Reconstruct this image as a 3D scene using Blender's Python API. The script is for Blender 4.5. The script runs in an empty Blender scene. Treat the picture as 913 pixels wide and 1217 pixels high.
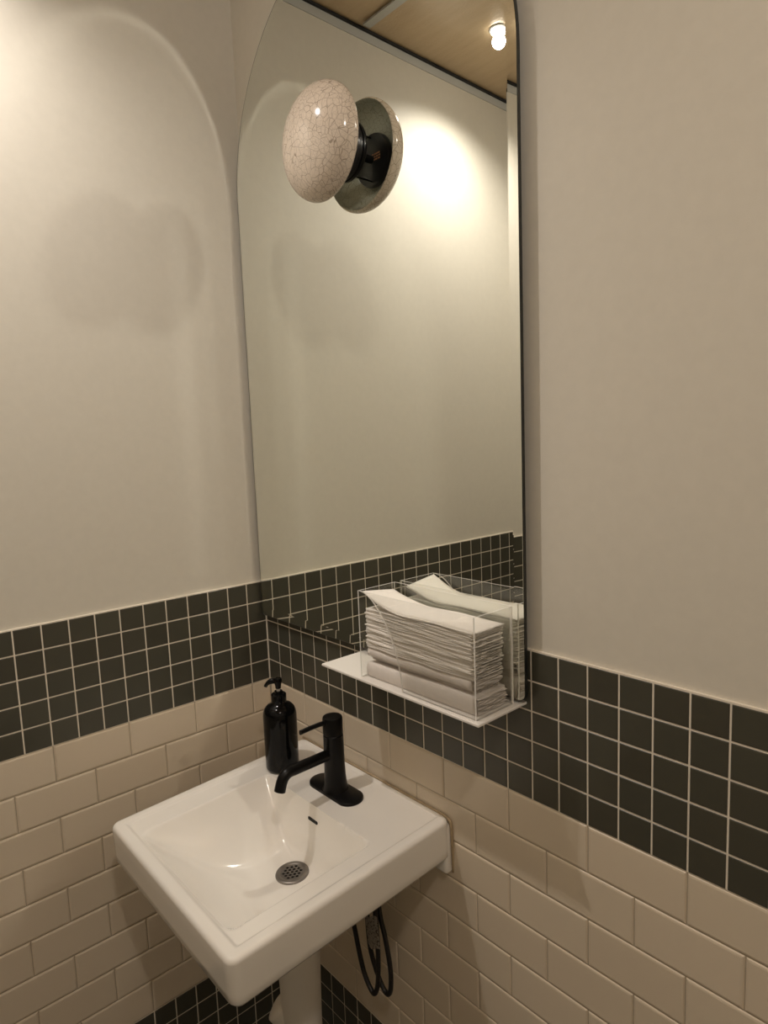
import bpy, bmesh, math, random
from mathutils import Vector, Matrix
random.seed(7)
C = bpy.context.scene.collection
sc = bpy.context.scene
ZT = 1.226          # height of the top edge of the green tile band
P = 0.0515          # pitch of the small square tiles
SH = 0.079          # pitch of the white tile rows
CEIL = ZT + 1.445

# ------------------------------------------------------------------ materials
def new_mat(name):
    m = bpy.data.materials.new(name); m.use_nodes = True
    nt = m.node_tree; b = nt.nodes['Principled BSDF']
    return m, nt, b
def N(nt, t, **kw):
    n = nt.nodes.new(t)
    for k, v in kw.items(): setattr(n, k, v)
    return n
def ramp(nt, src, stops):
    r = N(nt, 'ShaderNodeValToRGB'); nt.links.new(src, r.inputs[0])
    e = r.color_ramp.elements
    while len(e) < len(stops): e.new(0.5)
    for el, (p, c) in zip(e, stops): el.position = p; el.color = (*c, 1)
    return r.outputs[0]
def simple(name, col, rough=0.5, metal=0.0, noise=0.0, scale=40, bump=0.0, coat=0.0, spec=0.5):
    m, nt, b = new_mat(name)
    b.inputs['Roughness'].default_value = rough; b.inputs['Metallic'].default_value = metal
    b.inputs['Coat Weight'].default_value = coat; b.inputs['Coat Roughness'].default_value = 0.05
    b.inputs['Specular IOR Level'].default_value = spec
    tc = N(nt, 'ShaderNodeTexCoord'); nz = N(nt, 'ShaderNodeTexNoise')
    nz.inputs['Scale'].default_value = scale; nz.inputs['Detail'].default_value = 4
    nt.links.new(tc.outputs['Object'], nz.inputs['Vector'])
    lo = tuple(c * (1 - noise) for c in col); hi = tuple(min(1, c * (1 + noise)) for c in col)
    nt.links.new(ramp(nt, nz.outputs['Fac'], [(0.3, lo), (0.7, hi)]), b.inputs['Base Color'])
    if bump:
        bp = N(nt, 'ShaderNodeBump'); bp.inputs['Strength'].default_value = bump; bp.inputs['Distance'].default_value = 0.002
        nt.links.new(nz.outputs['Fac'], bp.inputs['Height']); nt.links.new(bp.outputs[0], b.inputs['Normal'])
    return m
def tile_mat(name, cols, rough, bump, coat=0.0):
    m, nt, b = new_mat(name)
    g = N(nt, 'ShaderNodeNewGeometry'); tc = N(nt, 'ShaderNodeTexCoord')
    col = ramp(nt, g.outputs['Random Per Island'], [(i / (len(cols) - 1), c) for i, c in enumerate(cols)])
    nt.links.new(col, b.inputs['Base Color'])
    nz = N(nt, 'ShaderNodeTexNoise'); nz.inputs['Scale'].default_value = 35; nz.inputs['Detail'].default_value = 2
    nt.links.new(tc.outputs['Object'], nz.inputs['Vector'])
    bp = N(nt, 'ShaderNodeBump'); bp.inputs['Strength'].default_value = bump; bp.inputs['Distance'].default_value = 0.002
    nt.links.new(nz.outputs['Fac'], bp.inputs['Height']); nt.links.new(bp.outputs[0], b.inputs['Normal'])
    b.inputs['Roughness'].default_value = rough
    b.inputs['Coat Weight'].default_value = coat
    return m
def crackle(name, col, line, scale, rough=0.12):
    m, nt, b = new_mat(name)
    tc = N(nt, 'ShaderNodeTexCoord')
    nz = N(nt, 'ShaderNodeTexNoise'); nz.inputs['Scale'].default_value = 14
    mix = N(nt, 'ShaderNodeMix', data_type='RGBA', blend_type='ADD'); mix.inputs[0].default_value = 0.05
    nt.links.new(tc.outputs['Object'], nz.inputs['Vector'])
    nt.links.new(tc.outputs['Object'], mix.inputs[6]); nt.links.new(nz.outputs['Color'], mix.inputs[7])
    prev = None
    for s, w, amt in ((scale, 0.045, 0.75), (scale * 1.9, 0.05, 0.35)):
        v = N(nt, 'ShaderNodeTexVoronoi', feature='DISTANCE_TO_EDGE'); v.inputs['Scale'].default_value = s
        nt.links.new(mix.outputs[2], v.inputs['Vector'])
        f = ramp(nt, v.outputs['Distance'], [(0.0, (amt,) * 3), (w, (0, 0, 0))])
        if prev is None: prev = f
        else:
            mx = N(nt, 'ShaderNodeMath', operation='MAXIMUM')
            nt.links.new(prev, mx.inputs[0]); nt.links.new(f, mx.inputs[1]); prev = mx.outputs[0]
    n2 = N(nt, 'ShaderNodeTexNoise'); n2.inputs['Scale'].default_value = 9
    nt.links.new(tc.outputs['Object'], n2.inputs['Vector'])
    base = ramp(nt, n2.outputs['Fac'], [(0.3, tuple(c * 0.92 for c in col)), (0.7, col)])
    cm = N(nt, 'ShaderNodeMix', data_type='RGBA'); cm.inputs[7].default_value = (*line, 1)
    nt.links.new(prev, cm.inputs[0]); nt.links.new(base, cm.inputs[6])
    nt.links.new(cm.outputs[2], b.inputs['Base Color'])
    b.inputs['Roughness'].default_value = rough
    return m
def emit(name, col, s):
    m, nt, b = new_mat(name)
    b.inputs['Base Color'].default_value = (*col, 1)
    b.inputs['Emission Color'].default_value = (*col, 1); b.inputs['Emission Strength'].default_value = s
    return m
M = {}
M['paint'] = simple('painted_plaster', (0.66, 0.62, 0.54), 0.55, noise=0.015, scale=60, bump=0.06)
M['green_tile'] = tile_mat('green_tile', [(0.054, 0.050, 0.036), (0.066, 0.062, 0.045), (0.060, 0.058, 0.043), (0.074, 0.070, 0.051)], 0.36, 0.05)
M['white_tile'] = tile_mat('white_tile', [(0.68, 0.58, 0.45), (0.71, 0.61, 0.48), (0.69, 0.595, 0.465)], 0.34, 0.10)
M['green_grout'] = simple('light_grout', (0.78, 0.71, 0.60), 0.8, noise=0.05)
M['white_grout'] = simple('tan_grout', (0.46, 0.39, 0.30), 0.8, noise=0.05)
M['ceramic'] = simple('white_ceramic', (0.86, 0.82, 0.76), 0.10, noise=0.01, scale=6, coat=0.4)
M['chrome'] = simple('steel', (0.24, 0.22, 0.20), 0.36, metal=0.85, noise=0.05)
M['dark'] = simple('opening_shade', (0.01, 0.01, 0.01), 0.7)  # near-black colour that paints the shade inside gaps and openings
M['black_metal'] = simple('matte_black_metal', (0.004, 0.0037, 0.0037), 0.30, noise=0.1, spec=0.22)
M['black_plastic'] = simple('gloss_black_plastic', (0.003, 0.003, 0.003), 0.10, noise=0.1, spec=0.22)
M['black_fixture'] = simple('black_fixture', (0.012, 0.012, 0.014), 0.3, noise=0.1)
M['mirror_edge'] = simple('dark_mirror_edge', (0.015, 0.017, 0.015), 0.3)
M['backing'] = simple('mirror_backing', (0.05, 0.045, 0.04), 0.6)
M['tray'] = simple('white_plastic', (0.80, 0.77, 0.73), 0.3)
M['paper'] = simple('paper_towel', (0.83, 0.79, 0.74), 0.9, noise=0.03, scale=180, bump=0.25)
M['wrapped'] = simple('folded_paper', (0.72, 0.67, 0.63), 0.85, noise=0.03, scale=80, bump=0.15)
M['floor'] = simple('floor_tile', (0.10, 0.095, 0.08), 0.5, noise=0.1, scale=8)
M['pvc'] = simple('white_pipe_cover', (0.72, 0.68, 0.62), 0.4)
M['hose'] = simple('braided_hose', (0.014, 0.012, 0.011), 0.4, noise=0.4, scale=500, bump=0.4)
M['caulk'] = simple('tan_caulk', (0.42, 0.32, 0.20), 0.5, noise=0.15, scale=60)
M['tbar'] = simple('ceiling_grid_metal', (0.50, 0.50, 0.48), 0.4)
M['cream_crackle'] = crackle('cream_crackle_glaze', (0.72, 0.62, 0.52), (0.17, 0.12, 0.085), 80)
M['grey_crackle'] = crackle('grey_crackle_glaze', (0.60, 0.59, 0.50), (0.25, 0.24, 0.19), 80)
M['lens'] = emit('lamp_lens', (1.0, 0.93, 0.82), 30)
M['orange_print'] = simple('orange_print', (0.45, 0.22, 0.11), 0.6)
M['stem'] = simple('translucent_stem', (0.55, 0.52, 0.48), 0.3)
# mirror silvering, slightly green
m, nt, b = new_mat('mirror_silver'); M['mirror'] = m
b.inputs['Base Color'].default_value = (0.86, 0.88, 0.83, 1); b.inputs['Metallic'].default_value = 1; b.inputs['Roughness'].default_value = 0.0
# ceiling panel: tan, glossy, faint wood-like grain
m, nt, b = new_mat('tan_ceiling_panel'); M['ceiling'] = m
tc = N(nt, 'ShaderNodeTexCoord'); mp = N(nt, 'ShaderNodeMapping'); mp.inputs['Scale'].default_value = (3, 22, 1)
nz = N(nt, 'ShaderNodeTexNoise'); nz.inputs['Scale'].default_value = 2.5; nz.inputs['Detail'].default_value = 6
nt.links.new(tc.outputs['Object'], mp.inputs[0]); nt.links.new(mp.outputs[0], nz.inputs['Vector'])
nt.links.new(ramp(nt, nz.outputs['Fac'], [(0.2, (0.50, 0.37, 0.23)), (0.8, (0.58, 0.44, 0.28))]), b.inputs['Base Color'])
b.inputs['Roughness'].default_value = 0.28
n2 = N(nt, 'ShaderNodeTexNoise'); n2.inputs['Scale'].default_value = 160; n2.inputs['Detail'].default_value = 2
nt.links.new(tc.outputs['Object'], n2.inputs['Vector'])
bpn = N(nt, 'ShaderNodeBump'); bpn.inputs['Strength'].default_value = 0.35; bpn.inputs['Distance'].default_value = 0.002
nt.links.new(n2.outputs['Fac'], bpn.inputs['Height']); nt.links.new(bpn.outputs[0], b.inputs['Normal'])
# clear acrylic sheet
def acrylic(name, tint, gloss_col, extra):
    m = bpy.data.materials.new(name); m.use_nodes = True; nt = m.node_tree; nt.nodes.clear()
    o = N(nt, 'ShaderNodeOutputMaterial'); t = N(nt, 'ShaderNodeBsdfTransparent'); t.inputs[0].default_value = (*tint, 1)
    g = N(nt, 'ShaderNodeBsdfGlossy'); g.inputs['Roughness'].default_value = 0.02; g.inputs[0].default_value = (*gloss_col, 1)
    fr = N(nt, 'ShaderNodeFresnel'); ge = N(nt, 'ShaderNodeNewGeometry'); mr = N(nt, 'ShaderNodeMapRange'); mr.inputs[3].default_value = 1.49; mr.inputs[4].default_value = 1 / 1.49
    nt.links.new(ge.outputs['Backfacing'], mr.inputs[0]); nt.links.new(mr.outputs[0], fr.inputs[0])
    mx = N(nt, 'ShaderNodeMixShader'); nt.links.new(fr.outputs[0], mx.inputs[0])
    nt.links.new(t.outputs[0], mx.inputs[1]); nt.links.new(g.outputs[0], mx.inputs[2])
    out = mx.outputs[0]
    if extra:
        d = N(nt, 'ShaderNodeBsdfDiffuse'); d.inputs[0].default_value = (0.90, 0.88, 0.84, 1)
        m2 = N(nt, 'ShaderNodeMixShader'); m2.inputs[0].default_value = extra
        nt.links.new(out, m2.inputs[1]); nt.links.new(d.outputs[0], m2.inputs[2]); out = m2.outputs[0]
    nt.links.new(out, o.inputs[0])
    return m
M['acrylic'] = acrylic('clear_acrylic', (0.96, 0.96, 0.955), (1, 1, 1), 0.0)
M['acrylic_edge'] = acrylic('acrylic_cut_edge', (0.9, 0.9, 0.88), (1, 1, 1), 0.75)

# ------------------------------------------------------------------ helpers
def link(name, bm, mat, parent=None, smooth=False, mats=None):
    me = bpy.data.meshes.new(name)
    bmesh.ops.recalc_face_normals(bm, faces=bm.faces)
    bm.to_mesh(me); bm.free()
    for mm in (mats or [mat]): me.materials.append(mm)
    if smooth:
        for p in me.polygons: p.use_smooth = True
    o = bpy.data.objects.new(name, me); C.objects.link(o)
    if parent: o.parent = parent
    return o
def autosmooth(o, deg=35):
    me = o.data
    for p in me.polygons: p.use_smooth = True
    bm = bmesh.new(); bm.from_mesh(me)
    for e in bm.edges:
        if len(e.link_faces) == 2 and e.calc_face_angle(0) > math.radians(deg): e.smooth = False
    bm.to_mesh(me); bm.free()
    return o
def empty(name, loc, label=None, cat=None, group=None, rot=(0, 0, 0)):
    o = bpy.data.objects.new(name, None); o.empty_display_size = 0.05
    C.objects.link(o); o.location = loc; o.rotation_euler = rot
    tag(o, label, cat, group); return o
def tag(o, label=None, cat=None, group=None, kind=None):
    if label: o['label'] = label
    if cat: o['category'] = cat
    if group: o['group'] = group
    if kind: o['kind'] = kind
    return o
def add_box(bm, lo, hi, bev=0.0, seg=2):
    lo = Vector(lo); hi = Vector(hi)
    r = bmesh.ops.create_cube(bm, size=1)
    vs = r['verts']
    for v in vs: v.co = Vector([lo[i] + (v.co[i] + 0.5) * (hi[i] - lo[i]) for i in range(3)])
    if bev:
        es = list({e for v in vs for e in v.link_edges})
        bmesh.ops.bevel(bm, geom=es, offset=bev, segments=seg, profile=0.5, affect='EDGES')
def add_lathe(bm, prof, n=48, mat=Matrix.Identity(4), close=True):
    rings = []
    for r, z in prof:
        if r < 1e-6: rings.append([bm.verts.new(mat @ Vector((0, 0, z)))])
        else: rings.append([bm.verts.new(mat @ Vector((r * math.cos(2 * math.pi * k / n), r * math.sin(2 * math.pi * k / n), z))) for k in range(n)])
    for a, b2 in zip(rings, rings[1:]):
        for k in range(n):
            k2 = (k + 1) % n
            if len(a) == 1 and len(b2) == 1: continue
            if len(a) == 1: bm.faces.new((a[0], b2[k], b2[k2]))
            elif len(b2) == 1: bm.faces.new((a[k], a[k2], b2[0]))
            else: bm.faces.new((a[k], a[k2], b2[k2], b2[k]))
    return rings
def spline(pts, per=10):
    pts = [Vector(p) for p in pts]; out = []
    for i in range(len(pts) - 1):
        p0 = pts[max(i - 1, 0)]; p1 = pts[i]; p2 = pts[i + 1]; p3 = pts[min(i + 2, len(pts) - 1)]
        for k in range(per):
            t = k / per
            out.append(0.5 * ((2 * p1) + (p2 - p0) * t + (2 * p0 - 5 * p1 + 4 * p2 - p3) * t * t + (3 * p1 - p0 - 3 * p2 + p3) * t ** 3))
    out.append(pts[-1]); return out
def add_tube(bm, pts, rad, n=14, caps=True):
    pts = [Vector(p) for p in pts]
    rads = rad if isinstance(rad, (list, tuple)) else [rad] * len(pts)
    up = Vector((0, 0, 1)); prev = None; rings = []
    for i, p in enumerate(pts):
        d = (pts[min(i + 1, len(pts) - 1)] - pts[max(i - 1, 0)]).normalized()
        if prev is None:
            a = d.cross(up)
            if a.length < 1e-3: a = d.cross(Vector((1, 0, 0)))
            a.normalize()
        else:
            a = (prev - d * prev.dot(d)).normalized()
        prev = a; c = d.cross(a)
        rings.append([bm.verts.new(p + (a * math.cos(2 * math.pi * k / n) + c * math.sin(2 * math.pi * k / n)) * rads[i]) for k in range(n)])
    for a, b2 in zip(rings, rings[1:]):
        for k in range(n): bm.faces.new((a[k], a[(k + 1) % n], b2[(k + 1) % n], b2[k]))
    if caps: bm.faces.new(rings[0][::-1]); bm.faces.new(rings[-1])

# ------------------------------------------------------------------ walls
def tile_face(bm, fr, u0, u1, z0, z1, gap, bev, thick):
    """one ceramic tile with a softened edge; fr(u, z, d) gives the world point, d is the height out of the wall"""
    g = gap / 2
    u0 += g; u1 -= g; z0 += g; z1 -= g
    if u1 - u0 < 0.004: return
    loops = []
    for ins, d in ((0, -thick), (0, -bev * 0.55), (bev * 0.35, -bev * 0.16), (bev, 0.0)):
        loops.append([bm.verts.new(fr(u, z, d)) for u, z in ((u0 + ins, z0 + ins), (u1 - ins, z0 + ins), (u1 - ins, z1 - ins), (u0 + ins, z1 - ins))])
    for a, b2 in zip(loops, loops[1:]):
        for k in range(4): bm.faces.new((a[k], a[(k + 1) % 4], b2[(k + 1) % 4], b2[k]))
    bm.faces.new(loops[-1])
def slab(bm, fr, u0, u1, z0, z1, d0, d1):
    v = [bm.verts.new(fr(u, z, d)) for d in (d0, d1) for u, z in ((u0, z0), (u1, z0), (u1, z1), (u0, z1))]
    for q in ((0, 1, 2, 3), (4, 5, 6, 7), (0, 1, 5, 4), (1, 2, 6, 5), (2, 3, 7, 6), (3, 0, 4, 7)): bm.faces.new([v[i] for i in q])
def build_wall(name, org, du, nrm, length, par, u_start=0.0, shift=0.0):
    """tiled wall: org is the corner on the finished tile plane, du runs along it, nrm points into the room"""
    org = Vector(org); du = Vector(du); nrm = Vector(nrm)
    def fr(u, z, d): return org + du * u + nrm * d + Vector((0, 0, z))
    bm = bmesh.new(); slab(bm, fr, u_start - 0.006, length, 0, CEIL + 0.03, -0.12, -0.006)
    w = tag(link(name, bm, M['paint']), kind='structure')
    n = int(length / P) + 2
    bm = bmesh.new()
    for z_top in (ZT, ZT - 5 * P - 9 * SH):
        for r in range(5):
            for i in range(n):
                a = max(u_start, i * P + shift); b2 = min(length, (i + 1) * P + shift)
                if b2 > a: tile_face(bm, fr, a, b2, z_top - (r + 1) * P, z_top - r * P, 0.0028, 0.0016, 0.005)
    link('mosaic_band', bm, M['green_tile'], w)
    bm = bmesh.new()
    for r in range(9):
        z1 = ZT - 5 * P - r * SH; k0 = (par if r % 2 == 0 else par + 1.5) % 3
        for i in range(-1, n // 3 + 2):
            a = max(u_start, (k0 + 3 * i) * P + shift); b2 = min(length, (k0 + 3 * i + 3) * P + shift)
            if b2 > a: tile_face(bm, fr, a, b2, z1 - SH, z1, 0.0016, 0.0042, 0.005)
    link('white_tile_courses', bm, M['white_tile'], w)
    bm = bmesh.new()
    slab(bm, fr, u_start, length, ZT - 5 * P, ZT + 0.0012, -0.0059, -0.0011)
    slab(bm, fr, u_start, length, 0, ZT - 5 * P - 9 * SH, -0.0059, -0.0011)
    link('mosaic_grout', bm, M['green_grout'], w)
    bm = bmesh.new(); slab(bm, fr, u_start, length, ZT - 5 * P - 9 * SH, ZT - 5 * P, -0.0059, -0.0022)
    link('white_tile_grout', bm, M['white_grout'], w)
    return w
XR = 2.7; YB = -1.80; YF = -1.13
build_wall('wall_right', (0, 0, 0), (1, 0, 0), (0, -1, 0), XR, 0)
build_wall('wall_left', (0, 0, 0), (0, -1, 0), (1, 0, 0), 1.13, 1)
build_wall('wall_front', (0, YF, 0), (1, 0, 0), (0, 1, 0), 0.70, 0)
def plain_wall(name, lo, hi):
    bm = bmesh.new(); add_box(bm, lo, hi); return tag(link(name, bm, M['paint']), kind='structure')
plain_wall('wall_recess', (0.70, YB, 0), (0.80, YF - 0.006, CEIL))
plain_wall('wall_back', (0.70, YB - 0.1, 0), (XR, YB, CEIL))
plain_wall('wall_far', (XR, YB, 0), (XR + 0.1, 0.0, CEIL))
bm = bmesh.new(); add_box(bm, (-0.12, YB - 0.1, -0.06), (XR + 0.1, 0.12, 0)); tag(link('floor', bm, M['floor']), kind='structure')
bm = bmesh.new(); add_box(bm, (-0.12, YB - 0.1, CEIL + 0.008), (XR + 0.1, 0.12, CEIL + 0.06)); tag(link('ceiling', bm, M['ceiling']), kind='structure')
# grout bead in the corner
bm = bmesh.new()
for z0, z1 in ((ZT - 5 * P, ZT), (0, ZT - 5 * P - 9 * SH)): add_box(bm, (-0.003, -0.0022, z0), (0.0022, 0.003, z1))
tag(link('trim_1', bm, M['green_grout']), kind='structure')
# ceiling grid: wall angles and T-bars
def trim(name, boxes, mat='tbar'):
    bm = bmesh.new()
    for lo, hi in boxes: add_box(bm, lo, hi)
    return tag(link(name, bm, M[mat]), kind='structure')
W = 0.022
trim('trim_2', [((-0.006, YF - 0.006, CEIL - W), (-0.003, 0.006, CEIL + 0.001))])
trim('trim_3', [((0.0, 0.003, CEIL - W), (XR, 0.006, CEIL + 0.001))])
trim('trim_4', [((0.0, YF - 0.006, CEIL - W), (0.70, YF - 0.003, CEIL + 0.001))])
# dark strips painting the shadow gap between the wall angles and the panels
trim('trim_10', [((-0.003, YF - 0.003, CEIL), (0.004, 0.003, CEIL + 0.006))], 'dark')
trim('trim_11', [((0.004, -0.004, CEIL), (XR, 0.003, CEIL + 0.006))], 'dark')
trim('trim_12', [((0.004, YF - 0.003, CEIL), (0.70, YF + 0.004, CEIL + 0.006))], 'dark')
trim('trim_5', [((0.018, -0.441, CEIL - 0.001), (XR, -0.417, CEIL + 0.004))])
for k, x in enumerate((0.63, 1.24, 1.85, 2.46)):
    trim('trim_%d' % (6 + k), [((x - 0.012, YF if x < 0.7 else YB, CEIL - 0.001), (x + 0.012, -0.018, CEIL + 0.0038))])

# ------------------------------------------------------------------ mirror (leans out a little at the top)
TILT = 0.0
MZ0 = ZT - 0.083
YM = -0.0150
MX = 0.4165
mir = empty('arched_mirror', (MX, YM, MZ0), 'tall frameless arched mirror with a thin dark edge on the right-hand wall', 'mirror')
# local frame: x across, z up, reflecting face at y = 0 looking towards -y
BV = 0.021; HS = 0.992; R = 0.408; RY = 0.397
def arch(inset=0.0, y=0.0):
    pts = []; a = R - inset; rc = 0.012
    for k in range(7):
        t = math.pi + (math.pi / 2) * k / 6; pts.append((-a + rc + rc * math.cos(t), inset + rc + rc * math.sin(t)))
    for k in range(7):
        t = 1.5 * math.pi + (math.pi / 2) * k / 6; pts.append((a - rc + rc * math.cos(t), inset + rc + rc * math.sin(t)))
    for k in range(97):
        t = math.pi * k / 96; pts.append((a * math.cos(t), HS + (RY - inset) * math.sin(t)))
    return [Vector((x, y, z)) for x, z in pts]
def ringmesh(name, loops, mat, cap0=False, cap1=False, closed=False):
    bm = bmesh.new(); vs = [[bm.verts.new(v) for v in l] for l in loops]; n = len(vs[0])
    prs = list(zip(vs, vs[1:])) + ([(vs[-1], vs[0])] if closed else [])
    for p, q in prs:
        for i in range(n): bm.faces.new((p[i], p[(i + 1) % n], q[(i + 1) % n], q[i]))
    if cap0: bm.faces.new(vs[0])
    if cap1: bm.faces.new(vs[-1][::-1])
    return link(name, bm, mat, mir)
BV = 0.021
ringmesh('mirror_glass', [arch(BV, 0.0), arch(BV, 0.002)], M['mirror'], True, True)
ringmesh('bevelled_border', [arch(BV, 0.0), arch(BV - 0.0016, -0.00004), arch(0.0010, -0.00004 - (BV - 0.0026) * 0.045), arch(0.0010, 0.002), arch(BV, 0.002)], M['mirror'], closed=True)
ringmesh('edge_band', [arch(0.0010, -0.0012), arch(0.0, -0.0006), arch(0.0, 0.0055), arch(0.0010, 0.0055)], M['mirror_edge'], closed=True)
ringmesh('backing_board', [arch(0.0012, 0.0022), arch(0.0012, 0.0052)], M['backing'], True, True)
for z_ in (0.10, 1.10):
    bm = bmesh.new(); add_box(bm, (-0.26, 0.0053, z_), (0.26, 0.0148 if z_ < 0.2 and False else (0.0205), z_ + 0.035))
    link('hanging_rail', bm, M['backing'], mir)

# ------------------------------------------------------------------ lamp on the mirror
lamp = empty('wall_lamp', (MX - 0.005, YM, ZT + 0.897), 'round cream crackle-glazed ceramic wall lamp fixed to the mirror', 'wall lamp', rot=(TILT, 0, 0))
RX = Matrix.Rotation(math.radians(90), 4, 'X')       # lathe axis +z -> -y (out of the mirror)
def arc_prof(pts): return pts
RS = 0.1025
ext = []
RIM = 0.049
for k in range(15):                                   # back lip to rim
    t = math.radians(-75 + 75 * k / 14); ext.append((RS - 0.005 + 0.005 * math.cos(t), RIM + 0.009 * math.sin(t)))
for k in range(1, 25):
    t = math.radians(90 * k / 24); ext.append((RS * math.cos(t) if k < 24 else 0, RIM + 0.055 * math.sin(t)))
bm = bmesh.new(); add_lathe(bm, ext, 96, RX); link('ceramic_shade', bm, M['cream_crackle'], lamp, smooth=True)
inn = [ext[0]]
for k in range(0, 21):
    t = math.radians(90 * k / 20); inn.append(((RS - 0.0065) * math.cos(t) if k < 20 else 0, RIM - 0.005 + 0.056 * math.sin(t)))
bm = bmesh.new(); add_lathe(bm, inn, 96, RX); link('shade_inner_bowl', bm, M['grey_crackle'], lamp, smooth=True)
bm = bmesh.new()
add_lathe(bm, [(0, 0.0004), (0.054, 0.0004), (0.054, 0.0060), (0.0505, 0.0070), (0.0505, 0.0088), (0.054, 0.0098), (0.054, 0.0160), (0.0525, 0.0180), (0.046, 0.0185), (0, 0.0185)], 64, RX)
autosmooth(link('mounting_plate', bm, M['black_fixture'], lamp))
bm = bmesh.new()
add_lathe(bm, [(0, 0.072), (0.045, 0.072), (0.0485, 0.0735), (0.050, 0.077), (0.050, 0.083), (0.030, 0.089), (0, 0.089)], 64, RX)
core = autosmooth(link('lamp_holder', bm, M['black_fixture'], lamp))
bm = bmesh.new(); add_lathe(bm, [(0, 0.018), (0.008, 0.018), (0.008, 0.0722), (0, 0.0722)], 40, RX)
autosmooth(link('centre_post', bm, M['black_fixture'], lamp))
for z in (-0.041, 0.041):
    bm = bmesh.new(); add_tube(bm, [(0, -0.017, z), (0, -0.0725, z)], 0.0019, 10); link('standoff_rod', bm, M['black_fixture'], lamp, smooth=False)
# small printed label, a few rows of orange marks, on the rear of the holder
bm = bmesh.new()
for row, (zz, segs) in enumerate(((0.006, ((-0.012, 0.004), (0.006, 0.013))), (0.001, ((-0.013, -0.009), (-0.007, -0.001), (0.001, 0.004), (0.006, 0.012))), (-0.004, ((-0.012, -0.006), (-0.004, 0.010))))):
    for x0, x1 in segs: add_box(bm, (-x1 + 0.014, -0.0720, zz), (-x0 + 0.014, -0.0717, zz + 0.0026))
lb = link('printed_label', bm, M['orange_print'], core)
tag(lb, 'tiny orange printed marks')

# ------------------------------------------------------------------ sink
TS = 0.0385
ZS = ZT - 0.3700
SX = 0.390; HA = 0.246; DB = 0.463
sink = empty('wall_hung_sink', (SX, 0, ZS), 'white ceramic wall-hung sink with a square basin in the corner', 'sink', rot=(TS, 0, 0))
# sink frame: x across, y from 0 (wall) to -DB (front), z = 0 the deck
BX0, BX1, BY0, BY1 = -0.171, 0.185, -0.433, -0.150      # basin opening
DX, DY, DZ = 0.010, -0.214, -0.117                      # drain
def smin(vals, k):
    s = sum(math.exp(-v / k) for v in vals); return -k * math.log(s)
def basin_z(x, y):
    dl = x - BX0; dr = BX1 - x; df = y - BY0; db = BY1 - y
    dmin = min(dl, dr, df, db)
    if dmin <= -0.012: 
        pass
    def prof(t, run, p):
        t = max(t, 0.0) / run
        return 0.130 * (1 - (1 - min(t, 1)) ** p)
    # depth reached from each edge
    a = [prof(dl, 0.150, 1.55), prof(dr, 0.120, 1.7), prof(df, 0.190, 1.6), prof(db, 0.042, 1.8)]
    fl = 0.132 - 0.06 * max(0, math.hypot(x - DX, y - DY) - 0.03) 
    a.append(max(fl, 0.10))
    if dmin <= 0: return 0.0
    d = smin(a, 0.011)
    d0 = 0.0
    return -max(0.0, d) 
def rim_z(x, y):
    e = min(x + HA, HA - x, y + DB)                      # distance from the outer edge, not the wall
    # raised lip 22 mm wide, then a small step down to the ledge
    t = (e - 0.020) / 0.009; t = min(1, max(0, t)); t = t * t * (3 - 2 * t)
    return 0.0 - 0.0040 * t
def rring(s, inset=0.0, r=0.018):
    """point set of a rounded rectangle, parametrised like the outline of a square"""
    A = HA * 1.0 - inset; Bh = DB / 2 - inset; cy = -DB / 2
    out = []; n = 88
    for side in range(4):
        for k in range(n):
            t = -1 + 2 * k / n
            u, v = ((t, -1), (1, t), (-t, 1), (-1, -t))[side]
            x = u * A * s; y = v * Bh * s
            rr = r * max(0.0, (s - 0.86) / 0.14) if s > 0.86 else 0.0
            if inset: rr = max(r - inset, 0.001)
            ax, ay = A * s - rr, Bh * s - rr
            if rr > 0 and abs(x) > ax and abs(y) > ay:
                dx = abs(x) - ax; dy = abs(y) - ay; m_ = max(dx, dy); l_ = math.hypot(dx, dy)
                if l_ > 0: dx *= m_ / l_; dy *= m_ / l_
                x = math.copysign(ax + dx, x); y = math.copysign(ay + dy, y)
            out.append((x, y + cy))
    return out
bm = bmesh.new(); rings = []
ss = []
s = 0.02
while s < 1.0: ss.append(s); s += 0.0105
ss = [v for v in ss if v < 0.995]
ER = 0.009                                               # rounding radius of the outer edge
scale_in = 1 - ER / HA
for s_ in ss:
    pr = rring(s_ * scale_in / 0.995 * 0.995, 0.0)
    rings.append([(x, y, basin_z(x, y) + rim_z(x, y)) for x, y in pr])
last_s = ss[-1] * scale_in
for k in range(1, 7):                                    # round over the outer edge
    t = math.radians(90 * k / 6); ins = ER - ER * math.sin(t)
    rings.append([(x, y, -ER + ER * math.cos(t)) for x, y in rring(1.0, ins)])
for z in (-0.03, -0.06, -0.073): rings.append([(x * (1 - 0.03 * (-z)), y, z) for x, y in rring(1.0, 0.0)])
for k in range(1, 6):
    t = math.radians(90 * k / 5); rings.append([(x, y, -0.073 - 0.010 * math.sin(t)) for x, y in rring(1.0, 0.0025 + 0.010 * (1 - math.cos(t)))])
rings.append([(x, y, -0.083) for x, y in rring(1.0, 0.03)])
for s_ in (0.8, 0.65, 0.5, 0.35, 0.2, 0.05):
    rings.append([(x, y, -0.083 - 0.068 * min(1, (0.87 - s_) / 0.4)) for x, y in rring(s_)])
vr = [[bm.verts.new(p) for p in ring] for ring in rings]
for a, b2 in zip(vr, vr[1:]):
    m_ = len(a)
    for k in range(m_): bm.faces.new((a[k], a[(k + 1) % m_], b2[(k + 1) % m_], b2[k]))
bm.faces.new(vr[0][::-1]); bm.faces.new(vr[-1])
bs = autosmooth(link('basin', bm, M['ceramic'], sink), 60)
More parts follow.
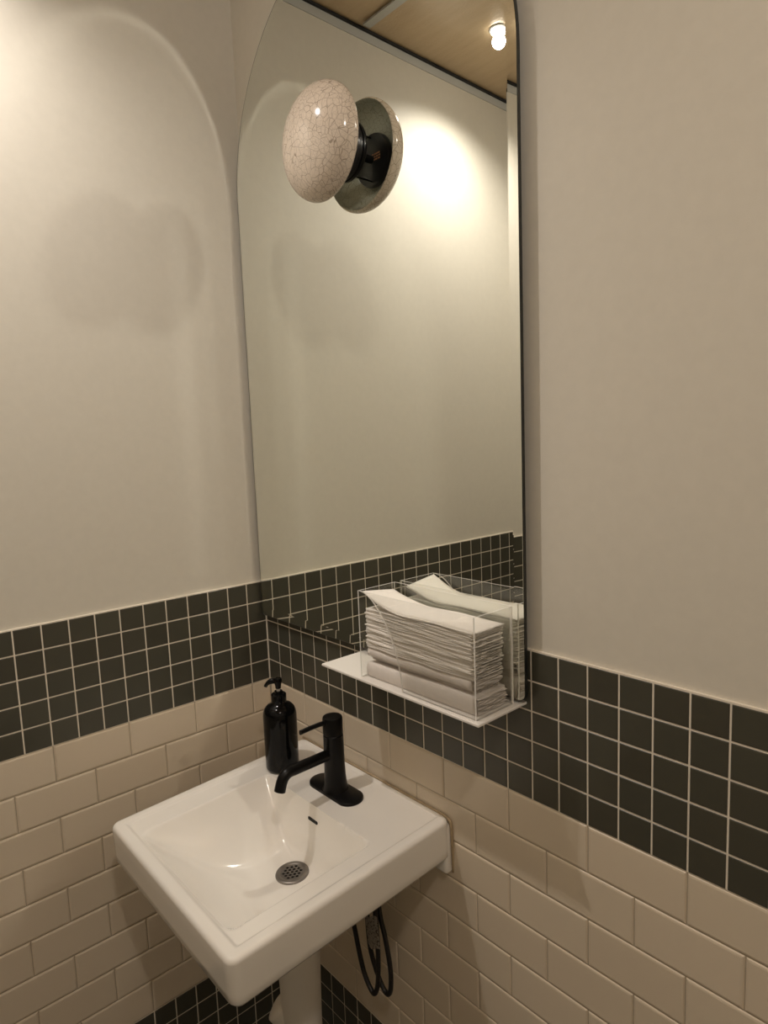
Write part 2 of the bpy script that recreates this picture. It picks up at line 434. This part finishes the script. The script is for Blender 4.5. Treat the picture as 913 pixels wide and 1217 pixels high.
# deeper flange of the sink against the wall
bm = bmesh.new(); add_box(bm, (-HA + 0.002, -0.020, -0.112), (HA - 0.001, 0.003, -0.012), 0.008, 3)
autosmooth(link('wall_flange', bm, M['ceramic'], sink))
bm = bmesh.new(); add_tube(bm, spline([(HA + 0.001, -0.003, -0.110), (HA + 0.002, -0.003, -0.02), (HA - 0.006, -0.003, -0.002), (HA - 0.03, -0.003, 0.0005)], 6), 0.003, 8)
add_tube(bm, [(HA - 0.03, -0.003, 0.0003), (-HA, -0.003, 0.0003)], 0.0022, 8)
link('caulk_bead', bm, M['caulk'], sink, smooth=True)
# drain with a perforated strainer
def disc_with_holes(name, r, holes, hr, th, mat, parent, loc):
    cu = bpy.data.curves.new(name, 'CURVE'); cu.dimensions = '2D'; cu.fill_mode = 'BOTH'; cu.extrude = th / 2; cu.bevel_depth = 0.0003
    def circ(cx, cy, rr, n):
        sp = cu.splines.new('POLY'); sp.points.add(n - 1); sp.use_cyclic_u = True
        for k in range(n):
            t = 2 * math.pi * k / n; sp.points[k].co = (cx + rr * math.cos(t), cy + rr * math.sin(t), 0, 1)
    circ(0, 0, r, 64)
    for hx, hy in holes: circ(hx, hy, hr, 14)
    tmp = bpy.data.objects.new(name, cu); C.objects.link(tmp)
    dg = bpy.context.evaluated_depsgraph_get(); me = bpy.data.meshes.new_from_object(tmp.evaluated_get(dg))
    bpy.data.objects.remove(tmp); bpy.data.curves.remove(cu)
    me.materials.clear(); me.materials.append(mat)
    o = bpy.data.objects.new(name, me); C.objects.link(o); o.parent = parent; o.location = loc
    return o
bm = bmesh.new()
add_lathe(bm, [(0.0225, -0.004), (0.0225, 0.001), (0.0240, 0.0024), (0.0290, 0.0030), (0.0322, 0.0018), (0.0330, 0.0), (0.0330, -0.004)], 56)
dr = autosmooth(link('drain_flange', bm, M['chrome'], sink), 50); dr.location = (DX, DY, basin_z(DX, DY + 0.0) + rim_z(DX, DY) + 0.0012)
hs = 0.0086; holes = []
for i in range(-2, 3):
    for j in range(-2, 3):
        x = (i + j * 0.5) * hs; y = j * hs * 0.866
        if math.hypot(x, y) < 0.0190: holes.append((x, y))
disc_with_holes('strainer', 0.0228, holes, 0.0034, 0.0012, M['chrome'], dr, (0, 0, 0.0012))
bm = bmesh.new(); add_lathe(bm, [(0, -0.0030), (0.0224, -0.0030), (0.0224, -0.0010), (0, -0.0010)], 32); o = link('drain_shade', bm, M['dark'], dr)  # solid black disc, painted shade seen through the strainer holes
tag(o, 'black disc painting the shade under the strainer')
# overflow slot in the back slope: solid black capsule painting its inner shade
YS = BY1 - 0.0055
zs_ = basin_z(0, YS) + rim_z(0, YS); zz_ = basin_z(0, YS - 0.004) + rim_z(0, YS - 0.004)
sl = math.atan2(zz_ - zs_, -0.004)
bm = bmesh.new(); pts = []
for k in range(12):
    t = -math.pi / 2 + math.pi * k / 11; pts.append((0.013 + 0.0032 * math.cos(t), 0.0032 * math.sin(t)))
for k in range(12):
    t = math.pi / 2 + math.pi * k / 11; pts.append((-0.013 + 0.0032 * math.cos(t), 0.0032 * math.sin(t)))
tg = Vector((0, -0.004, zz_ - zs_)).normalized(); nm = Vector((1, 0, 0)).cross(tg).normalized()
if nm.y > 0: nm = -nm
f1 = [bm.verts.new(Vector((0.009 + u, YS, zs_)) + tg * v + nm * 0.0009) for u, v in pts]; f2 = [bm.verts.new(Vector((0.009 + u, YS, zs_)) + tg * v - nm * 0.003) for u, v in pts]
bm.faces.new(f1); bm.faces.new(f2[::-1])
for i in range(len(pts)): bm.faces.new((f1[i], f1[(i + 1) % len(pts)], f2[(i + 1) % len(pts)], f2[i]))
link('overflow_shade', bm, M['dark'], sink)

# ------------------------------------------------------------------ pipe cover under the sink
pc = empty('drain_pipe_cover', (0.386, -0.197, 0.0), 'white pipe cover standing on the floor under the sink', 'pipe')
bm = bmesh.new(); add_lathe(bm, [(0.034, 0.0), (0.036, 0.2), (0.041, 0.45), (0.045, 0.60), (0.045, ZS - 0.145), (0.0, ZS - 0.145)], 48)
autosmooth(link('column', bm, M['pvc'], pc))
bm = bmesh.new(); add_tube(bm, spline([(-0.01, -0.008, 0.36), (-0.024, -0.020, 0.400), (-0.034, -0.030, 0.420), (-0.040, -0.036, 0.428)], 5), [0.030] * 12 + [0.028, 0.025, 0.020, 0.012], 20)
autosmooth(link('trap_bend', bm, M['pvc'], pc), 60)

# ------------------------------------------------------------------ supply hoses
hz = ZT
h1 = empty('supply_hose', (0.40, -0.045, ZT - 0.50), 'black braided supply hose hanging in a loop under the sink, nearer the drain pipe', 'hose')
h2 = empty('supply_hose', (0.47, -0.045, ZT - 0.50), 'black braided supply hose hanging in a loop under the sink, with a speckled paper tag', 'hose')
def rel(pts, o): return [Vector(p) - Vector(o) for p in pts]
def hose(par, pts, r=0.0052):
    bm = bmesh.new(); add_tube(bm, spline(rel([(x, y, ZT + z) for x, y, z in pts], par.location), 10), r, 12)
    return link('hose_line', bm, M['hose'], par, smooth=True)
hose(h1, [(0.395, -0.070, -0.463), (0.396, -0.064, -0.66), (0.3985, -0.06, -0.714), (0.4205, -0.06, -0.787), (0.449, -0.06, -0.819), (0.464, -0.060, -0.800), (0.470, -0.060, -0.760), (0.472, -0.060, -0.70), (0.470, -0.062, -0.60), (0.468, -0.066, -0.463)])
hose(h2, [(0.424, -0.045, -0.463), (0.424, -0.046, -0.62), (0.427, -0.048, -0.69), (0.434, -0.048, -0.742), (0.4535, -0.046, -0.789), (0.474, -0.045, -0.812), (0.488, -0.045, -0.803), (0.494, -0.046, -0.77), (0.492, -0.046, -0.735), (0.480, -0.046, -0.68), (0.464, -0.046, -0.62), (0.458, -0.046, -0.463)])
m, nt, b = new_mat('speckled_tag'); M['tagm'] = m
tc = N(nt, 'ShaderNodeTexCoord'); nz = N(nt, 'ShaderNodeTexNoise'); nz.inputs['Scale'].default_value = 260; nz.inputs['Detail'].default_value = 3
nt.links.new(tc.outputs['Object'], nz.inputs['Vector']); nt.links.new(ramp(nt, nz.outputs['Fac'], [(0.38, (0.12, 0.10, 0.09)), (0.50, (0.50, 0.46, 0.41))]), b.inputs['Base Color']); b.inputs['Roughness'].default_value = 0.7
bm = bmesh.new()
vs = []
for i in range(9):
    u = i / 8
    for j in range(7):
        w = j / 6
        vs.append(bm.verts.new((-0.030 + 0.040 * u + 0.006 * w, -0.020 - 0.004 * math.sin(u * math.pi), -0.130 - 0.070 * w - 0.006 * math.sin(u * 5))))
for i in range(8):
    for j in range(6): bm.faces.new((vs[i * 7 + j], vs[(i + 1) * 7 + j], vs[(i + 1) * 7 + j + 1], vs[i * 7 + j + 1]))
bmesh.ops.solidify(bm, geom=bm.faces[:], thickness=0.0006)
o = link('paper_tag', bm, M['tagm'], h2, smooth=True)

# ------------------------------------------------------------------ faucet
def on_sink(x, y, z=0.0):                               # a point of the sink's own frame
    return Vector((SX, 0, ZS)) + Matrix.Rotation(TS, 3, 'X') @ Vector((x, y, z))
fz = -0.0040
fc = empty('faucet', on_sink(-0.003, -0.086, fz), 'matte black single-lever faucet on the back of the sink', 'faucet', rot=(0.0, 0, 0))
bm = bmesh.new(); prof = [(1.0, 0.0), (1.0, 0.004), (0.985, 0.0052), (0.94, 0.006)]
loops = []
L_, Rr = 0.0475, 0.0275
for sc_, z in prof:
    ring = []
    for k in range(24):
        t = -math.pi / 2 + math.pi * k / 23; r2 = Rr - (1 - sc_) * 0.03; ring.append(bm.verts.new((L_ + r2 * math.cos(t), r2 * math.sin(t), z + TS * r2 * math.sin(t))))
    for k in range(24):
        t = math.pi / 2 + math.pi * k / 23; r2 = Rr - (1 - sc_) * 0.03; ring.append(bm.verts.new((-L_ + r2 * math.cos(t), r2 * math.sin(t), z + TS * r2 * math.sin(t))))
    loops.append(ring)
for a, b2 in zip(loops, loops[1:]):
    for k in range(len(a)): bm.faces.new((a[k], a[(k + 1) % len(a)], b2[(k + 1) % len(a)], b2[k]))
bm.faces.new(loops[0][::-1]); bm.faces.new(loops[-1])
autosmooth(link('deck_plate', bm, M['black_metal'], fc))
bm = bmesh.new(); add_lathe(bm, [(0.0275, 0.0055), (0.0270, 0.007), (0.0250, 0.013), (0.0235, 0.022), (0.0222, 0.037), (0.0214, 0.06), (0.0208, 0.1225), (0.0198, 0.1235), (0.0190, 0.1250), (0, 0.1250)], 48)
autosmooth(link('body', bm, M['black_metal'], fc))
bm = bmesh.new(); add_lathe(bm, [(0, 0.1246), (0.0198, 0.1246), (0.0208, 0.1256), (0.0208, 0.158), (0.0195, 0.1615), (0.016, 0.1625), (0, 0.1625)], 48)
cap = autosmooth(link('cap', bm, M['black_metal'], fc))
bm = bmesh.new(); add_tube(bm, spline([(0, -0.008, 0.153), (0, -0.03, 0.1545), (0, -0.055, 0.1545), (0, -0.076, 0.1535), (0, -0.079, 0.1534)], 6), [0.0048] * 20 + [0.0046, 0.0050, 0.0048, 0.0042, 0.0025], 14)
autosmooth(link('lever', bm, M['black_metal'], cap), 60)
bm = bmesh.new()
sp = spline([(0, -0.010, 0.0835), (0, -0.05, 0.0835), (0, -0.095, 0.0835), (0, -0.112, 0.0830), (0, -0.122, 0.0770), (0, -0.128, 0.067), (0, -0.133, 0.052)], 7)
add_tube(bm, sp, 0.0112, 20)
for v in bm.verts:                                       # slightly flattened top, as on the real spout
    pass
autosmooth(link('spout', bm, M['black_metal'], fc), 60)
bm = bmesh.new(); add_tube(bm, [(0, -0.1325, 0.0535), (0, -0.1334, 0.0512)], 0.0095, 20); o = link('aerator', bm, M['dark'], fc)

# ------------------------------------------------------------------ soap bottle
bt = empty('soap_bottle', on_sink(-0.1715, -0.1085, -0.0036), 'glossy black soap pump bottle at the back left of the sink', 'bottle', rot=(0, 0, math.radians(232)))
bm = bmesh.new(); add_lathe(bm, [(0, 0.0), (0.032, 0.0), (0.0355, 0.002), (0.0368, 0.006), (0.0370, 0.03), (0.0372, 0.122), (0.0362, 0.131), (0.0325, 0.140), (0.026, 0.1465), (0.0175, 0.150), (0.0165, 0.152), (0, 0.152)], 56)
autosmooth(link('bottle_body', bm, M['black_plastic'], bt), 50)
bm = bmesh.new(); add_lathe(bm, [(0, 0.149), (0.0165, 0.149), (0.0168, 0.151), (0.0168, 0.170), (0.0150, 0.172), (0.0095, 0.173), (0.0090, 0.178), (0, 0.178)], 40)
autosmooth(link('collar', bm, M['black_plastic'], bt))
bm = bmesh.new(); add_lathe(bm, [(0, 0.177), (0.0042, 0.177), (0.0042, 0.187), (0, 0.187)], 20); o = autosmooth(link('pump_stem', bm, M['stem'], bt)); tag(o, 'pale pump stem')
bm = bmesh.new(); add_lathe(bm, [(0, 0.184), (0.0062, 0.184), (0.0066, 0.190), (0.0085, 0.198), (0.0092, 0.203), (0.0080, 0.2065), (0, 0.208)], 28)
add_tube(bm, spline([(0.000, 0, 0.2005), (0.012, 0, 0.2010), (0.020, 0, 0.1985), (0.026, 0, 0.1925), (0.0275, 0, 0.189)], 5), [0.0062] * 8 + [0.0058, 0.0055, 0.0052, 0.005, 0.0047, 0.0044, 0.0042] + [0.004] * 6, 14)
autosmooth(link('pump_head', bm, M['black_plastic'], bt), 50)

# ------------------------------------------------------------------ towel shelf and acrylic box
TZ = ZT - 0.0880                                         # top of the tray
TX0, TX1, TY0, TY1 = 0.410, 0.816, -0.122, 0.0
BX_0, BX_1, BY_0, BY_1 = 0.524, 0.805, -0.1135, -0.0215
hold = empty('towel_holder', (0.62, -0.06, TZ - 0.005), 'clear acrylic towel box on a white tray below the mirror', 'towel holder')
def hp(p): return (p[0] - 0.62, p[1] + 0.06, p[2] - (TZ - 0.005))
bm = bmesh.new(); add_box(bm, hp((TX0, TY0, TZ - 0.005)), hp((TX1, TY1, TZ)), 0.0012, 1)
link('tray', bm, M['tray'], hold)
HB = 0.163
def sheet(name, lo, hi, thin):
    """one acrylic panel: faces clear, cut edges brighter"""
    bm = bmesh.new(); add_box(bm, hp(lo), hp(hi))
    bm.faces.ensure_lookup_table()
    for f in bm.faces:
        f.normal_update(); f.material_index = 0 if abs(f.normal[thin]) > 0.5 else 1
    return link(name, bm, None, hold, mats=[M['acrylic'], M['acrylic_edge']])
T = 0.0028
sheet('back_panel', (BX_0, BY_1 - T, TZ), (BX_1, BY_1, TZ + HB), 1)
sheet('side_panel', (BX_1 - T, BY_0, TZ), (BX_1, BY_1 - T, TZ + HB), 0)
sheet('side_panel', (BX_0, BY_0, TZ), (BX_0 + T, BY_1 - T, TZ + HB), 0)
# front panel with the curved cut-out at its left
cut = []
for x, z in ((0.5270, 0.163), (0.544, 0.160), (0.560, 0.152), (0.576, 0.139), (0.591, 0.122), (0.605, 0.102), (0.616, 0.080), (0.625, 0.057), (0.632, 0.030), (0.636, 0.0)):
    cut.append((x, z))
cs = [(v.x, v.y) for v in spline([(x, z, 0) for x, z in cut], 5)]
outl = cs + [(BX_1 - T, 0.0), (BX_1 - T, HB)]
bm = bmesh.new()
f1 = [bm.verts.new(hp((x, BY_0, TZ + z))) for x, z in outl]; f2 = [bm.verts.new(hp((x, BY_0 + T, TZ + z))) for x, z in outl]
fa = bm.faces.new(f1); fb = bm.faces.new(f2[::-1])
for i in range(len(outl)):
    f = bm.faces.new((f1[i], f1[(i + 1) % len(outl)], f2[(i + 1) % len(outl)], f2[i])); f.material_index = 1
link('front_panel', bm, None, hold, mats=[M['acrylic'], M['acrylic_edge']])

# towels -----------------------------------------------------------------
def towel_mesh(name, seed, L, Dp, th, layers, wav, lift=None, ragged=0.002, nx=34, ny=10):
    """a folded towel: stacked leaves joined by a rounded fold along the front"""
    rnd = random.Random(seed); bm = bmesh.new()
    ph = [rnd.uniform(0, 6.28) for _ in range(6)]
    def wave(x, y): return wav * (math.sin(x * 23 + ph[0]) * 0.6 + math.sin(x * 51 + ph[1]) * 0.25 + math.sin(y * 40 + ph[2]) * 0.3)
    for li in range(layers):
        z0 = th * li / layers; z1 = z0 + th / layers * 0.86; hh = (z1 - z0) / 2
        off = rnd.uniform(-ragged, ragged); offy = rnd.uniform(-0.0012, 0.0012)
        secs = []
        for i in range(nx + 1):
            u = i / nx; x = -L / 2 + L * u
            re = (rnd.uniform(-ragged, ragged) * 0.5) if i in (0, nx) else 0
            sec = []
            ycs = [(-Dp / 2 + Dp * j / ny) for j in range(ny + 1)]
            top = [(y, 1) for y in ycs]; bot = [(y, -1) for y in reversed(ycs)]
            front = [(-Dp / 2 - hh * 0.9, 0.0)]
            for (y, sg) in front + top + [(Dp / 2 + hh * 0.5, 0.0)] + bot:
                zz = z0 + hh + sg * hh
                if lift: zz += lift(x, y)
                ro = 0.0009 * math.sin(y * 260 + ph[3] + li * 1.7) if i in (0, nx) else 0
                front_wob = 0.0010 * math.sin(x * 60 + ph[4] + li)
                sec.append(bm.verts.new((x + (off + re + ro * 2 if u > 0.5 else off * 0.5), y + offy + front_wob, zz + wave(x, y))))
            secs.append(sec)
        m_ = len(secs[0])
        for a, b2 in zip(secs, secs[1:]):
            for k in range(m_): bm.faces.new((a[k], a[(k + 1) % m_], b2[(k + 1) % m_], b2[k]))
        bm.faces.new(secs[0][::-1]); bm.faces.new(secs[-1])
    bmesh.ops.recalc_face_normals(bm, faces=bm.faces)
    me = bpy.data.meshes.new(name); bm.to_mesh(me); bm.free()
    for p in me.polygons: p.use_smooth = True
    return me
def place_towel(me, mat, loc, label, group=None, rz=0.0):
    me.materials.clear(); me.materials.append(mat)
    o = bpy.data.objects.new('folded_paper_towel', me); C.objects.link(o); o.location = loc; o.rotation_euler = (0, 0, rz)
    tag(o, label, 'paper towel', group); return o
CX, CY = 0.6635, -0.0685
z = TZ + 0.0004
# two thick folded bundles at the bottom
def bundle_mesh(seed, L, Dp, th, wedge):
    """a bundle wrapped over at the front: smooth thick fold, leaves showing at the ends"""
    rnd = random.Random(seed); bm = bmesh.new(); secs = []; nx = 30
    for i in range(nx + 1):
        u = i / nx; x = -L / 2 + L * u; t = th * (1 + wedge * (u - 0.5))
        sec = []
        for k in range(13):
            a = -math.pi / 2 + math.pi * k / 12
            sec.append((-Dp / 2 - 0.006 * math.cos(a) * 1.0 + 0.006, t / 2 + t / 2 * math.sin(a)))
        sec += [(Dp / 2, t), (Dp / 2, 0)]
        secs.append([bm.verts.new((x, y + 0.0006 * math.sin(x * 40 + seed), zz + 0.0004 * math.sin(x * 30))) for y, zz in sec])
    m_ = len(secs[0])
    for a, b2 in zip(secs, secs[1:]):
        for k in range(m_): bm.faces.new((a[k], a[(k + 1) % m_], b2[(k + 1) % m_], b2[k]))
    bm.faces.new(secs[0][::-1]); bm.faces.new(secs[-1])
    # leaves showing at the right end
    n_l = int(th / 0.0016)
    for j in range(n_l):
        z0 = 0.001 + j * (th - 0.002) / n_l; dx = rnd.uniform(0.001, 0.006)
        vs = []
        for q in range(9):
            y = -Dp / 2 + 0.004 + (Dp - 0.005) * q / 8; w = 0.0012 * math.sin(q * 1.3 + j)
            vs.append((L / 2 - 0.004, y, z0)); 
        r1 = [bm.verts.new((L / 2 - 0.003, -Dp / 2 + 0.004 + (Dp - 0.005) * q / 8, z0)) for q in range(9)]
        r2 = [bm.verts.new((L / 2 + dx + 0.0012 * math.sin(q * 1.3 + j), -Dp / 2 + 0.004 + (Dp - 0.005) * q / 8, z0 + 0.0006 * math.sin(q + j * 2))) for q in range(9)]
        r3 = [bm.verts.new((v.co.x, v.co.y, v.co.z + 0.0009)) for v in r2]; r4 = [bm.verts.new((v.co.x, v.co.y, v.co.z + 0.0009)) for v in r1]
        for p_, q_ in ((r1, r2), (r2, r3), (r3, r4)):
            for k in range(8): bm.faces.new((p_[k], p_[k + 1], q_[k + 1], q_[k]))
    bmesh.ops.recalc_face_normals(bm, faces=bm.faces)
    me = bpy.data.meshes.new('bundle'); bm.to_mesh(me); bm.free()
    for p in me.polygons: p.use_smooth = len(p.vertices) == 4
    return me
place_towel(bundle_mesh(3, 0.262, 0.075, 0.029, 0.16), M['wrapped'], (CX, CY, z), 'thick folded towel bundle lying on the tray at the bottom of the stack')
z += 0.0312
gp = towel_mesh('towel', 70, 0.248, 0.060, 0.0034, 2, 0.0002, None, 0.002)
for k in range(2):
    place_towel(gp, M['wrapped'], (CX - 0.004, CY + 0.006, z), 'folded paper towel set back between the two thick bundles of the stack', 'towels between the two bundles')
    z += 0.0036
place_towel(bundle_mesh(5, 0.252, 0.073, 0.018, 0.10), M['wrapped'], (CX - 0.003, CY, z), 'thinner folded towel bundle, upper of the two thick ones in the stack')
z += 0.0194
protos = [towel_mesh('towel', 20 + k, 0.257, 0.074, 0.0034, 2, 0.00022, None, 0.0022) for k in range(6)]
n_t = 20
for k in range(n_t):
    me = protos[k % 6]
    o = place_towel(me, M['paper'], (CX + random.uniform(-0.002, 0.002), CY + random.uniform(-0.001, 0.001), z), 'thin white folded paper towel in the middle of the stack in the acrylic box', 'thin folded towels stacked in the acrylic box', random.uniform(-0.006, 0.006))
    if k == n_t - 1:
        o['label'] = 'thin white folded paper towel directly under the curling top towel'
        del o['group']
    z += 0.00362
def lift(x, y):
    t = max(0, (-x - 0.035) / 0.095); return 0.021 * t ** 1.7 * (1 - 0.25 * (y / 0.04)) + 0.0010 * math.sin(x * 30)
top = towel_mesh('top_towel', 99, 0.264, 0.075, 0.0030, 2, 0.0003, lift, 0.0015)
place_towel(top, M['paper'], (CX, CY, z + 0.0012), 'topmost white paper towel with its left end curling up')

# ------------------------------------------------------------------ ceiling lights
def downlight(x, y, energy, label, kind='SPOT'):
    t = empty('ceiling_light', (x, y, CEIL + 0.008), label, 'ceiling light')
    bm = bmesh.new(); add_lathe(bm, [(0.020, 0.0), (0.026, 0.0), (0.026, -0.002), (0.023, -0.004), (0.020, -0.004)], 40); autosmooth(link('trim_ring', bm, M['tbar'], t))
    bm = bmesh.new(); add_lathe(bm, [(0.0205, -0.0005), (0.0205, -0.008), (0.016, -0.0105), (0, -0.0115)], 32); link('lens', bm, M['lens'], t, smooth=True)
    ld = bpy.data.lights.new('lamp_beam', kind); ld.energy = energy; ld.color = (1.0, 0.93, 0.86); ld.shadow_soft_size = 0.04
    if kind == 'SPOT': ld.spot_size = math.radians(140); ld.spot_blend = 1.0; ld.shadow_soft_size = 0.018
    lo = bpy.data.objects.new('lamp_beam', ld); C.objects.link(lo); lo.parent = t; lo.location = (0, 0, -0.032)
    return t
downlight(0.228, -0.727, 31, 'glowing round ceiling light by the left wall, seen in the mirror')
downlight(1.80, -0.86, 18.0, 'round ceiling light over the right side of the room, outside the picture', 'POINT')
w = bpy.data.worlds.new('World'); sc.world = w; w.use_nodes = True
w.node_tree.nodes['Background'].inputs[0].default_value = (0.02, 0.02, 0.02, 1)

# ------------------------------------------------------------------ camera
f = 773.395; cx, cy = 476.487, 611.252
right = Vector((0.6767429, 0.7353944, -0.0348429)); up = Vector((-0.0625977, 0.1046315, 0.9925391)); back = Vector((0.7335534, -0.6695127, 0.1168426))
cam = bpy.data.cameras.new('camera'); co = bpy.data.objects.new('camera', cam); C.objects.link(co)
mw = Matrix.Identity(4)
for i in range(3): mw[i][0] = right[i]; mw[i][1] = up[i]; mw[i][2] = back[i]
mw[0][3], mw[1][3], mw[2][3] = 1.4402972, -0.8361137, 0.3490703 + ZT
co.matrix_world = mw
cam.sensor_fit = 'VERTICAL'; cam.sensor_height = 36; cam.sensor_width = 36 * 913 / 1217
cam.lens = f / 1217 * 36
cam.shift_x = -(cx - 456.5) / 1217; cam.shift_y = (cy - 608.5) / 1217
cam.clip_start = 0.01
sc.camera = co
# ------------------------------------------------------------------ colour and sampling
sc.view_settings.view_transform = 'Standard'; sc.view_settings.look = 'None'
sc.view_settings.gamma = 1; sc.view_settings.use_curve_mapping = False
sc.view_settings.exposure = 0.12
cy_ = sc.cycles
cy_.max_bounces = 12; cy_.diffuse_bounces = 5; cy_.glossy_bounces = 6; cy_.transparent_max_bounces = 16
cy_.caustics_reflective = True; cy_.blur_glossy = 0.0
cy_.use_guiding = True; cy_.guiding_training_samples = 64
